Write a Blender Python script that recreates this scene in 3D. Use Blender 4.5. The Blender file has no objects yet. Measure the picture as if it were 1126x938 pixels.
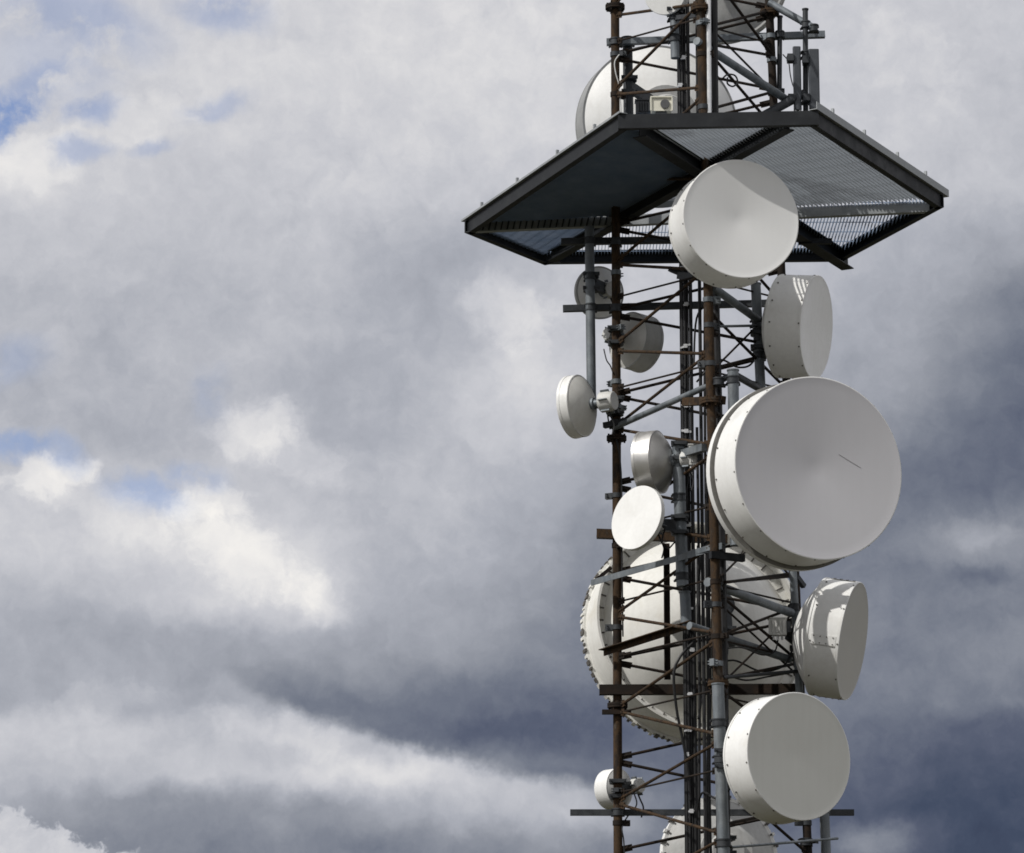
import bpy, math, random
from mathutils import Vector, Matrix

random.seed(7)
R_ = math.radians
scene = bpy.context.scene
COL = scene.collection

# ------------------------------------------------------------------ camera
F = 4000.0                       # focal length in photo pixels (photo is 1126 x 938)
PITCH = R_(13.5)
CAM = Vector((0.0, -33.0, 1.6))
cam_d = bpy.data.cameras.new('camera')
cam_d.sensor_width = 36.0
cam_d.sensor_fit = 'HORIZONTAL'
cam_d.lens = F / 1126.0 * 36.0
cam_d.clip_end = 6000
cam = bpy.data.objects.new('camera', cam_d)
cam.location = CAM
cam.rotation_euler = (math.pi / 2 + PITCH, 0, 0)
COL.objects.link(cam)
scene.camera = cam
C_FWD = Vector((0, math.cos(PITCH), math.sin(PITCH)))
C_UP = Vector((0, -math.sin(PITCH), math.cos(PITCH)))
C_RT = Vector((1, 0, 0))

# ------------------------------------------------------------------ light
SUN_AZ_LEFT = R_(57.0)           # sun stands this far left of the direction towards the camera
SUN_EL = R_(44.0)
SUN = Vector((-math.sin(SUN_AZ_LEFT) * math.cos(SUN_EL), -math.cos(SUN_AZ_LEFT) * math.cos(SUN_EL), math.sin(SUN_EL)))
sl = bpy.data.lights.new('sun', 'SUN')
sl.energy = 3.6
sl.angle = R_(0.5)
sl.color = (1.0, 0.972, 0.925)
so = bpy.data.objects.new('sun', sl)
so.rotation_euler = (-SUN).to_track_quat('-Z', 'Y').to_euler()
so.location = (-20, -20, 30)
COL.objects.link(so)

scene.view_settings.view_transform = 'Standard'
scene.view_settings.look = 'None'
scene.view_settings.exposure = 0.0
scene.view_settings.gamma = 1.0
scene.view_settings.use_curve_mapping = False
scene.cycles.max_bounces = 8
scene.cycles.diffuse_bounces = 4
scene.cycles.filter_width = 1.7


def ray(px, py):
    return (C_FWD + C_RT * ((px - 563.0) / F) + C_UP * ((469.0 - py) / F)).normalized()


def at(px, py, Y):
    d = ray(px, py)
    return CAM + d * ((Y - CAM.y) / d.y)


def on_z(px, py, z):
    d = ray(px, py)
    return CAM + d * ((z - CAM.z) / d.z)


def mpp(P):                       # metres per photo pixel at a point
    return (P - CAM).dot(C_FWD) / F


def s2l(c):
    c = c / 255.0
    return c / 12.92 if c <= 0.04045 else ((c + 0.055) / 1.055) ** 2.4


# ------------------------------------------------------------------ sky: Nishita blue behind broken clouds
world = bpy.data.worlds.new('World')
scene.world = world
world.use_nodes = True
NT = world.node_tree
NT.nodes.clear()


class NB:                          # small node-building helper
    def __init__(s, nt):
        s.nt = nt

    def n(s, typ, **kw):
        nd = s.nt.nodes.new(typ)
        for k, v in kw.items():
            setattr(nd, k, v)
        return nd

    def put(s, sock, v):
        if isinstance(v, bpy.types.NodeSocket):
            s.nt.links.new(v, sock)
        else:
            sock.default_value = v

    def math(s, op, a, b=0.0, c=None, clamp=False):
        nd = s.n('ShaderNodeMath', operation=op, use_clamp=clamp)
        s.put(nd.inputs[0], a)
        s.put(nd.inputs[1], b)
        if c is not None:
            s.put(nd.inputs[2], c)
        return nd.outputs[0]

    def vmath(s, op, a, b=None, scale=None):
        nd = s.n('ShaderNodeVectorMath', operation=op)
        s.put(nd.inputs[0], a)
        if b is not None:
            s.put(nd.inputs[1], b)
        if scale is not None:
            s.put(nd.inputs['Scale'], scale)
        return nd.outputs['Value'] if op in ('LENGTH', 'DOT_PRODUCT', 'DISTANCE') else nd.outputs['Vector']

    def noise(s, vec, scale, detail=6, rough=0.55, dist=0.0):
        nd = s.n('ShaderNodeTexNoise')
        s.put(nd.inputs['Vector'], vec)
        nd.inputs['Scale'].default_value = scale
        nd.inputs['Detail'].default_value = detail
        nd.inputs['Roughness'].default_value = rough
        nd.inputs['Distortion'].default_value = dist
        return nd

    def ramp(s, fac, stops, interp='LINEAR'):
        nd = s.n('ShaderNodeValToRGB')
        cr = nd.color_ramp
        cr.interpolation = interp
        while len(cr.elements) < len(stops):
            cr.elements.new(0.5)
        for e, (p, c) in zip(cr.elements, stops):
            e.position = p
            e.color = (*c, 1) if len(c) == 3 else c
        s.put(nd.inputs['Fac'], fac)
        return nd

    def mix(s, f, a, b, blend='MIX'):
        nd = s.n('ShaderNodeMix', data_type='RGBA', blend_type=blend)
        s.put(nd.inputs['Factor'], f)
        s.put(nd.inputs['A'], a)
        s.put(nd.inputs['B'], b)
        return nd.outputs['Result']

    def smooth(s, v, a, b, lo=0.0, hi=1.0):
        nd = s.n('ShaderNodeMapRange', interpolation_type='SMOOTHSTEP')
        s.put(nd.inputs['Value'], v)
        nd.inputs['From Min'].default_value = a
        nd.inputs['From Max'].default_value = b
        nd.inputs['To Min'].default_value = lo
        nd.inputs['To Max'].default_value = hi
        return nd.outputs['Result']


W = NB(NT)
SKY_STRENGTH = 0.1
tc = W.n('ShaderNodeTexCoord')
D = tc.outputs['Generated']
sep = W.n('ShaderNodeSeparateXYZ')
NT.links.new(D, sep.inputs[0])
# angles of the viewing direction: compass azimuth from north (+Y) and elevation
az = W.math('ARCTAN2', sep.outputs[0], sep.outputs[1])
el = W.math('ARCSINE', sep.outputs[2])


def azel(px, py):
    d = ray(px, py)
    return math.atan2(d.x, d.y), math.asin(d.z)


# cloud coordinates: one unit is a thousandth of 0.25 rad (about the size of a pixel in the photo)
uq = W.math('MULTIPLY', az, 4.0)
vq = W.math('MULTIPLY', el, 4.0)
comb = W.n('ShaderNodeCombineXYZ')
NT.links.new(uq, comb.inputs[0])
NT.links.new(vq, comb.inputs[1])
UV = comb.outputs[0]


def q(px, py):
    a, e = azel(px, py)
    return a * 4.0, e * 4.0


w1 = W.noise(UV, 7.0, 5, 0.55)
w2 = W.noise(UV, 24.0, 4, 0.6)
off1 = W.vmath('SCALE', W.vmath('SUBTRACT', w1.outputs['Color'], (0.5, 0.5, 0.5)), scale=0.06)
off2 = W.vmath('SCALE', W.vmath('SUBTRACT', w2.outputs['Color'], (0.5, 0.5, 0.5)), scale=0.035)
UVW = W.vmath('ADD', W.vmath('ADD', UV, off1), off2)
UVs = W.vmath('ADD', UV, off2)     # lightly warped, for crisp cloud edges
sepw = W.n('ShaderNodeSeparateXYZ')
NT.links.new(UVW, sepw.inputs[0])
sepd = W.n('ShaderNodeSeparateXYZ')
NT.links.new(UVs, sepd.inputs[0])

# broad brightness of the cloud deck by azimuth, one ramp for each of a few elevations
XS = [-60, 40, 120, 200, 280, 340, 400, 460, 520, 580, 650, 760, 880, 960, 1020, 1070, 1110, 1190]
ROWS = [
    (-80, [200, 198, 200, 202, 206, 208, 208, 208, 207, 206, 205, 203, 200, 198, 196, 195, 193, 190]),
    (30,  [202, 200, 200, 204, 207, 209, 209, 209, 208, 207, 206, 203, 200, 198, 197, 196, 194, 190]),
    (130, [205, 200, 202, 204, 206, 206, 205, 205, 206, 206, 205, 203, 200, 197, 196, 194, 191, 188]),
    (200, [208, 204, 199, 196, 197, 197, 196, 195, 195, 197, 199, 198, 196, 194, 192, 189, 186, 180]),
    (280, [194, 190, 188, 185, 187, 186, 180, 172, 174, 186, 195, 190, 183, 178, 174, 168, 163, 150]),
    (350, [184, 181, 180, 182, 185, 184, 178, 166, 180, 196, 197, 187, 174, 166, 160, 145, 132, 118]),
    (420, [182, 178, 176, 184, 187, 172, 168, 176, 190, 201, 199, 185, 168, 158, 150, 128, 112, 104]),
    (480, [185, 178, 170, 176, 190, 182, 172, 180, 187, 192, 187, 170, 152, 142, 128, 112, 104, 98]),
    (530, [192, 192, 184, 188, 196, 186, 182, 184, 184, 178, 170, 152, 136, 124, 112, 106, 102, 96]),
    (600, [200, 203, 206, 212, 216, 206, 182, 176, 170, 164, 146, 134, 126, 122, 128, 144, 142, 134]),
    (660, [182, 184, 184, 196, 208, 204, 180, 166, 160, 150, 130, 126, 124, 124, 124, 120, 122, 122]),
    (710, [172, 170, 164, 162, 166, 166, 160, 158, 154, 142, 122, 124, 128, 130, 130, 134, 134, 130]),
    (770, [158, 170, 174, 166, 150, 140, 134, 130, 122, 112, 106, 110, 120, 126, 128, 126, 122, 116]),
    (810, [192, 196, 198, 192, 176, 158, 140, 126, 112, 104, 104, 106, 110, 110, 106, 100, 98, 96]),
    (850, [186, 188, 188, 190, 192, 190, 184, 172, 154, 138, 124, 112, 100, 92, 88, 86, 86, 86]),
    (890, [172, 160, 148, 142, 144, 146, 148, 151, 150, 148, 138, 118, 94, 84, 80, 78, 78, 78]),
    (930, [150, 144, 138, 132, 130, 128, 126, 130, 132, 132, 128, 118, 110, 112, 84, 74, 74, 74]),
    (1010, [140, 134, 130, 128, 126, 128, 132, 134, 136, 136, 132, 120, 112, 108, 100, 96, 96, 96]),
]
ua, ub = q(-60, 469)[0], q(1190, 469)[0]
facu = W.math('DIVIDE', W.math('SUBTRACT', sepw.outputs[0], ua), ub - ua, clamp=True)
field = None
prev_v = None
for (py, vals) in ROWS:
    stops = []
    for x, v in zip(XS, vals):
        stops.append(((q(x, 469)[0] - ua) / (ub - ua), (v / 255.0,) * 3))
    r = W.ramp(facu, stops, 'B_SPLINE').outputs['Color']
    v = q(563, py)[1]
    if field is None:
        field = r
    else:
        f = W.smooth(sepw.outputs[1], v, prev_v, 1.0, 0.0)
        field = W.mix(f, field, r)
    prev_v = v
bw = W.n('ShaderNodeRGBToBW')
NT.links.new(field, bw.inputs[0])
base = bw.outputs[0]


def blob(px, py, rx, ry, rot, uv=None, soft=1.0):
    """elongated soft patch of cloud, sizes in thousandths of 0.25 rad, turned by rot degrees"""
    m = W.n('ShaderNodeMapping', vector_type='TEXTURE')
    cu, cv = q(px, py)
    m.inputs['Location'].default_value = (cu, cv, 0)
    m.inputs['Rotation'].default_value = (0, 0, R_(rot))
    m.inputs['Scale'].default_value = (rx / 1000.0, ry / 1000.0, 1)
    NT.links.new(uv or UVW, m.inputs['Vector'])
    g = W.n('ShaderNodeTexGradient', gradient_type='SPHERICAL')
    NT.links.new(m.outputs[0], g.inputs[0])
    return W.smooth(g.outputs['Fac'], 0.0, soft)


n_big = W.noise(UVW, 5.0, 7, 0.58)
n_fine = W.noise(UVW, 17.0, 7, 0.62)
puff = W.math('SUBTRACT', n_big.outputs[0], 0.5)
puff2 = W.math('SUBTRACT', n_fine.outputs[0], 0.5)
B = W.math('ADD', base, W.math('MULTIPLY', puff, 0.07))
B = W.math('ADD', B, W.math('MULTIPLY', puff2, 0.15))
n_det = W.noise(UVs, 55.0, 6, 0.65)
B = W.math('ADD', B, W.math('MULTIPLY', W.math('SUBTRACT', n_det.outputs[0], 0.5), 0.055))
n_head = W.noise(UVs, 26.0, 8, 0.6)
n_h2 = W.math('SUBTRACT', W.math('ADD', W.math('MULTIPLY', n_head.outputs[0], 0.6), W.math('MULTIPLY', n_fine.outputs[0], 0.4)), 0.5)
HEADS = [(285, 470, 72, 46, 12, 0.10), (50, 522, 75, 30, 8, 0.13), (235, 556, 62, 30, 8, 0.10), (262, 605, 125, 52, -28, 0.10), (345, 655, 70, 34, -32, 0.06), (120, 560, 110, 40, -25, 0.06),
         (560, 345, 80, 50, -30, 0.08), (330, 500, 70, 40, -20, 0.06), (300, 800, 130, 30, -16, 0.05), (110, 770, 90, 30, 10, 0.05), (1075, 585, 70, 26, 5, 0.05),
         (30, 175, 70, 50, -10, 0.06), (150, 130, 120, 40, 10, 0.04), (560, 40, 120, 70, 0, 0.03), (470, 560, 120, 50, -30, 0.03), (400, 215, 140, 60, 20, 0.03), (1000, 60, 90, 60, -30, 0.04)]
for px, py, rx, ry, rot, wgt in HEADS:
    bl = blob(px, py, rx * 1.3, ry * 1.3, rot, UVs)
    t = W.math('ADD', bl, W.math('MULTIPLY', n_h2, 2.2))
    B = W.math('ADD', B, W.math('MULTIPLY', W.math('MULTIPLY', W.smooth(t, 0.22, 0.80), W.smooth(bl, 0.0, 0.40)), wgt * 0.70))
PATCH = [  # px, py, rx, ry, rotation, weight
    (285, 475, 75, 44, 10, 0.06), (55, 528, 70, 34, 8, 0.06), (275, 605, 120, 56, -25, 0.03),
    (335, 655, 75, 40, -30, 0.03), (550, 350, 90, 70, -30, 0.03), (565, 430, 100, 70, 0, 0.05),
    (475, 305, 60, 80, 0, -0.02),
    (300, 742, 130, 30, -22, -0.03),
    (1060, 595, 110, 40, 0, 0.05), (1075, 630, 60, 22, 0, -0.07), (1085, 660, 60, 26, 0, 0.05),
    (960, 915, 70, 36, 0, 0.14), (660, 905, 100, 30, 0, 0.04), (20, 175, 60, 50, 0, 0.06),
]
for px, py, rx, ry, rot, wgt in PATCH:
    B = W.math('ADD', B, W.math('MULTIPLY', blob(px, py, rx, ry, rot), wgt))
# dark shelf of cloud with a crisp lower edge that falls to the right
x0, y0 = q(250, 752)
x1, y1 = q(660, 872)
slope = (y1 - y0) / (x1 - x0)
edge_v = W.math('SUBTRACT', sepd.outputs[1], W.math('ADD', W.math('MULTIPLY', W.math('SUBTRACT', sepd.outputs[0], x0), slope), y0))
bow = W.math('MULTIPLY', W.math('POWER', W.math('SUBTRACT', sepd.outputs[0], (x0 + x1) / 2), 2.0), 0.35)
edge_v = W.math('SUBTRACT', edge_v, W.math('SUBTRACT', bow, 0.012))
below = W.smooth(edge_v, 0.012, -0.010)
fade_low = W.smooth(edge_v, -0.105, -0.02)
xspan = W.math('MULTIPLY', W.smooth(sepd.outputs[0], q(200, 800)[0], q(360, 800)[0]), W.smooth(sepd.outputs[0], q(760, 800)[0], q(600, 800)[0]))
B = W.math('ADD', B, W.math('MULTIPLY', W.math('MULTIPLY', W.math('MULTIPLY', below, fade_low), xspan), 0.165))
above = W.math('MULTIPLY', W.math('SUBTRACT', 1.0, below), W.smooth(edge_v, 0.13, 0.0))
B = W.math('SUBTRACT', B, W.math('MULTIPLY', W.math('MULTIPLY', above, xspan), 0.07))
# bright cumulus head low on the left
head_n = W.noise(UVs, 30.0, 5, 0.6)
hx, hy = q(20, 938)
head_v = W.math('SUBTRACT', sepd.outputs[1], W.math('ADD', W.math('MULTIPLY', W.math('SUBTRACT', sepd.outputs[0], q(20, 893)[0]), -0.36), q(20, 893)[1]))
head_v = W.math('SUBTRACT', head_v, W.math('MULTIPLY', W.math('SUBTRACT', head_n.outputs[0], 0.5), 0.075))
head = W.math('MULTIPLY', W.smooth(head_v, 0.004, -0.008), W.math('MULTIPLY', W.smooth(sepd.outputs[0], q(175, 930)[0], q(130, 930)[0]), W.smooth(sepd.outputs[0], q(-260, 930)[0], q(-120, 930)[0])))
B = W.mix(head, B, W.math('ADD', W.math('ADD', 0.775, W.math('MULTIPLY', head_v, -0.5)), W.math('MULTIPLY', puff2, 0.3)))
bw2 = W.n('ShaderNodeRGBToBW')
NT.links.new(B, bw2.inputs[0])
# away from this part of the sky the deck is an even broken grey
front = W.smooth(sep.outputs[1], 0.80, 0.93)
other = W.math('ADD', 0.81, W.math('MULTIPLY', W.math('SUBTRACT', W.noise(D, 3.0, 6, 0.6).outputs[0], 0.5), 0.5))
Bq = W.mix(front, other, bw2.outputs[0])
bw3 = W.n('ShaderNodeRGBToBW')
NT.links.new(Bq, bw3.inputs[0])


def lin(r, g, b):
    return (s2l(r), s2l(g), s2l(b))


cloud = W.ramp(bw3.outputs[0], [
    (0.20, lin(50, 58, 80)), (0.30, lin(68, 78, 99)), (0.38, lin(89, 96, 115)), (0.47, lin(115, 121, 135)), (0.58, lin(146, 150, 160)),
    (0.68, lin(172, 175, 184)), (0.78, lin(200, 201, 207)), (0.87, lin(225, 224, 225)), (0.97, lin(246, 243, 239))], 'LINEAR').outputs['Color']
cloud10 = W.vmath('SCALE', cloud, scale=1.0 / SKY_STRENGTH)
sky = W.n('ShaderNodeTexSky', sky_type='NISHITA')
sky.sun_disc = False
sky.sun_elevation = SUN_EL
sky.sun_rotation = math.atan2(SUN.x, SUN.y)
sky.air_density = 1.0
sky.dust_density = 0.4
# gaps in the deck
gap = None
hole_n = W.noise(UVs, 14.0, 7, 0.62)
GAPS = [(4, 122, 75, 44, 25, 0.8), (36, 92, 70, 34, 30, 0.5), (60, 60, 130, 90, 20, 0.24), (95, 120, 60, 26, 10, 0.5), (80, 18, 150, 60, -10, 0.40), (245, 10, 90, 36, -10, 0.40),
        (235, 122, 60, 22, 12, 0.33), (85, 165, 60, 20, 5, 0.38), (170, 165, 40, 16, 5, 0.3), (20, 494, 90, 24, -6, 0.5), (70, 502, 46, 24, -20, 0.36), (165, 550, 75, 32, -10, 0.45),
        (215, 532, 60, 26, 0, 0.32), (15, 395, 60, 40, 0, 0.22), (235, 440, 30, 50, 0, 0.15)]
for px, py, rx, ry, rot, wgt in GAPS:
    g = W.math('MULTIPLY', blob(px, py, rx, ry, rot, UVW, 0.8), wgt)
    gap = g if gap is None else W.math('MAXIMUM', gap, g)
gap = W.math('MULTIPLY', gap, W.smooth(hole_n.outputs[0], 0.30, 0.56), clamp=True)
skyblue = W.vmath('MULTIPLY', sky.outputs['Color'], (0.80, 0.95, 1.30))
blue = skyblue
final = W.mix(gap, cloud10, blue)
bg = W.n('ShaderNodeBackground')
NT.links.new(final, bg.inputs['Color'])
bg.inputs['Strength'].default_value = SKY_STRENGTH
wo = W.n('ShaderNodeOutputWorld')
NT.links.new(bg.outputs[0], wo.inputs['Surface'])
world.cycles.sampling_method = 'MANUAL'
world.cycles.sample_map_resolution = 1024


# ------------------------------------------------------------------ materials
def mat(name, stops, rough=0.6, metal=0.0, scale=6.0, stretch=(1, 1, 1), bump=0.0, spec=0.4, detail=6, fine=0.0, streak=0.0):
    m = bpy.data.materials.new(name)
    m.use_nodes = True
    b = NB(m.node_tree)
    bs = m.node_tree.nodes['Principled BSDF']
    t = b.n('ShaderNodeTexCoord')
    mp = b.n('ShaderNodeMapping')
    mp.inputs['Scale'].default_value = stretch
    m.node_tree.links.new(t.outputs['Object'], mp.inputs['Vector'])
    nz = b.noise(mp.outputs[0], scale, detail, 0.62)
    col = b.ramp(nz.outputs[0], stops).outputs['Color']
    if fine:
        nf = b.noise(t.outputs['Object'], scale * 9, 4, 0.6)
        col = b.mix(fine, col, b.ramp(nf.outputs[0], [(0.3, (0.25, 0.22, 0.2)), (0.6, (1, 1, 1))]).outputs['Color'], 'MULTIPLY')
    if streak:
        ms = b.n('ShaderNodeMapping')
        ms.inputs['Scale'].default_value = (9.0, 9.0, 0.5)
        m.node_tree.links.new(t.outputs['Object'], ms.inputs['Vector'])
        ns = b.noise(ms.outputs[0], 1.6, 6, 0.6, 0.4)
        col = b.mix(streak, col, b.ramp(ns.outputs[0], [(0.30, (0.45, 0.42, 0.38)), (0.52, (0.92, 0.91, 0.9)), (0.7, (1, 1, 1))]).outputs['Color'], 'MULTIPLY')
        nb2 = b.noise(t.outputs['Object'], 2.0, 8, 0.7)
        col = b.mix(streak, col, b.ramp(nb2.outputs[0], [(0.34, (0.6, 0.58, 0.54)), (0.5, (1, 1, 1))]).outputs['Color'], 'MULTIPLY')
    m.node_tree.links.new(col, bs.inputs['Base Color'])
    bs.inputs['Roughness'].default_value = rough
    bs.inputs['Metallic'].default_value = metal
    bs.inputs['Specular IOR Level'].default_value = spec
    rr = b.smooth(nz.outputs[0], 0.3, 0.7, max(0.05, rough - 0.1), min(1, rough + 0.12))
    m.node_tree.links.new(rr, bs.inputs['Roughness'])
    if bump:
        bp = b.n('ShaderNodeBump')
        bp.inputs['Strength'].default_value = bump
        bp.inputs['Distance'].default_value = 0.004
        nb = b.noise(t.outputs['Object'], scale * 6, 5, 0.6)
        m.node_tree.links.new(nb.outputs[0], bp.inputs['Height'])
        m.node_tree.links.new(bp.outputs[0], bs.inputs['Normal'])
    return m


M = {}
M['cream'] = mat('cream_dish_paint', [(0.25, (0.60, 0.575, 0.51)), (0.45, (0.685, 0.68, 0.645)), (0.7, (0.725, 0.72, 0.69))], 0.62, scale=3.0, bump=0.06, fine=0.08, streak=0.14)
M['white'] = mat('white_dish_paint', [(0.25, (0.66, 0.65, 0.62)), (0.45, (0.74, 0.74, 0.725)), (0.7, (0.77, 0.77, 0.755))], 0.4, scale=3.0, bump=0.05, fine=0.06, streak=0.08)
M['dirty'] = mat('weathered_dish_paint', [(0.2, (0.38, 0.35, 0.29)), (0.42, (0.64, 0.62, 0.56)), (0.7, (0.74, 0.72, 0.67))], 0.48, scale=2.2, stretch=(1, 1, 1.6), bump=0.08, fine=0.14, streak=0.4)
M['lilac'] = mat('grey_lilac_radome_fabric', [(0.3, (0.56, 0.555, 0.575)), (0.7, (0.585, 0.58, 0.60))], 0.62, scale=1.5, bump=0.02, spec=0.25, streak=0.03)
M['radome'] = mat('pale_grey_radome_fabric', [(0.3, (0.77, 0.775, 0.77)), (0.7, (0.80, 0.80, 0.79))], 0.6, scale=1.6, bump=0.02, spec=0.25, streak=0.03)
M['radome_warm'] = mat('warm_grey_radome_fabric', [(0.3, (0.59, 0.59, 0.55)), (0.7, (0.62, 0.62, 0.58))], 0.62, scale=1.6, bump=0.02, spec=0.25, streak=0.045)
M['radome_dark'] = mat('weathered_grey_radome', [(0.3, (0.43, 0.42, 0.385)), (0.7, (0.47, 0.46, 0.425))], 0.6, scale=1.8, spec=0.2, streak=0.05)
M['rim_grey'] = mat('dull_grey_rim_paint', [(0.3, (0.22, 0.225, 0.225)), (0.7, (0.30, 0.305, 0.305))], 0.6, scale=4, streak=0.1)
M['alu'] = mat('dull_spun_aluminium', [(0.3, (0.50, 0.49, 0.47)), (0.7, (0.64, 0.63, 0.61))], 0.42, metal=0.75, scale=4)
M['greydish'] = mat('grey_dish_paint', [(0.3, (0.36, 0.365, 0.36)), (0.7, (0.47, 0.47, 0.46))], 0.5, scale=4, fine=0.1, streak=0.2)
M['gasket'] = mat('grey_gasket', [(0.3, (0.20, 0.195, 0.18)), (0.7, (0.30, 0.29, 0.27))], 0.8, scale=8)  # darker grey for the shroud groove and the seam edges
M['galv'] = mat('galvanised_steel', [(0.25, (0.10, 0.118, 0.135)), (0.5, (0.165, 0.186, 0.205)), (0.75, (0.24, 0.26, 0.275))], 0.55, metal=0.35, scale=9, stretch=(1, 1, 0.6), fine=0.15, bump=0.05, streak=0.5)
M['galv_dark'] = mat('dark_galvanised_steel', [(0.25, (0.016, 0.018, 0.021)), (0.5, (0.038, 0.042, 0.047)), (0.75, (0.07, 0.075, 0.082))], 0.6, metal=0.3, scale=9, fine=0.15, bump=0.05)
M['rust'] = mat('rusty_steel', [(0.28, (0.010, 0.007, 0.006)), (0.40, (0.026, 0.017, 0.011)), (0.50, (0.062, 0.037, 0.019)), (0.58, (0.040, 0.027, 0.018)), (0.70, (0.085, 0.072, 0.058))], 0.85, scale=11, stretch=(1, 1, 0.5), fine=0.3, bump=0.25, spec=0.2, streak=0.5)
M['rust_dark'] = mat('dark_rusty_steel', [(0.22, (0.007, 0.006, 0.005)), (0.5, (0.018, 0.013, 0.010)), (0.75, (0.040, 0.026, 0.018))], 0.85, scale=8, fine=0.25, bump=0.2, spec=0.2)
M['beam'] = mat('dark_painted_beam', [(0.25, (0.005, 0.006, 0.008)), (0.5, (0.011, 0.013, 0.016)), (0.75, (0.027, 0.030, 0.033))], 0.6, scale=5, fine=0.2, bump=0.1, spec=0.3)
M['grate'] = mat('weathered_grating_steel', [(0.3, (0.17, 0.23, 0.33)), (0.7, (0.26, 0.32, 0.42))], 0.6, metal=0.0, scale=5)  # grating steel with shade and sky blue put into its colour
M['grate_bright'] = mat('bright_galvanised_grating', [(0.3, (0.40, 0.43, 0.46)), (0.7, (0.50, 0.53, 0.56))], 0.6, scale=5)  # same grating steel, made paler to look sunlit
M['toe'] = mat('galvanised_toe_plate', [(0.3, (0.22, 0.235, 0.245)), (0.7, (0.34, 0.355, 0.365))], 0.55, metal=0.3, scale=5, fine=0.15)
M['black'] = mat('black_cable_sheath', [(0.3, (0.008, 0.008, 0.009)), (0.7, (0.018, 0.018, 0.019))], 0.55, scale=10, spec=0.3)
M['bolt'] = mat('dark_bolt_steel', [(0.3, (0.06, 0.055, 0.05)), (0.7, (0.12, 0.11, 0.10))], 0.6, scale=20)
M['odu'] = mat('pale_radio_housing', [(0.3, (0.46, 0.46, 0.44)), (0.7, (0.62, 0.62, 0.60))], 0.5, scale=9, fine=0.2)
M['zinc'] = mat('bright_zinc', [(0.3, (0.55, 0.56, 0.57)), (0.7, (0.75, 0.75, 0.75))], 0.4, metal=0.6, scale=9)
M['panel'] = mat('grey_panel_plastic', [(0.3, (0.035, 0.04, 0.048)), (0.7, (0.065, 0.072, 0.082))], 0.5, scale=5, fine=0.1)
M['panel_mark'] = mat('grey_scuff', [(0.3, (0.30, 0.29, 0.30)), (0.7, (0.36, 0.35, 0.36))], 0.7, scale=8)
M['lens'] = mat('dark_lens_glass', [(0.3, (0.05, 0.05, 0.05)), (0.7, (0.10, 0.10, 0.10))], 0.15, scale=5, spec=0.6)
M['box'] = mat('cream_lamp_housing', [(0.3, (0.62, 0.60, 0.50)), (0.7, (0.72, 0.70, 0.60))], 0.5, scale=8)


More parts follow.
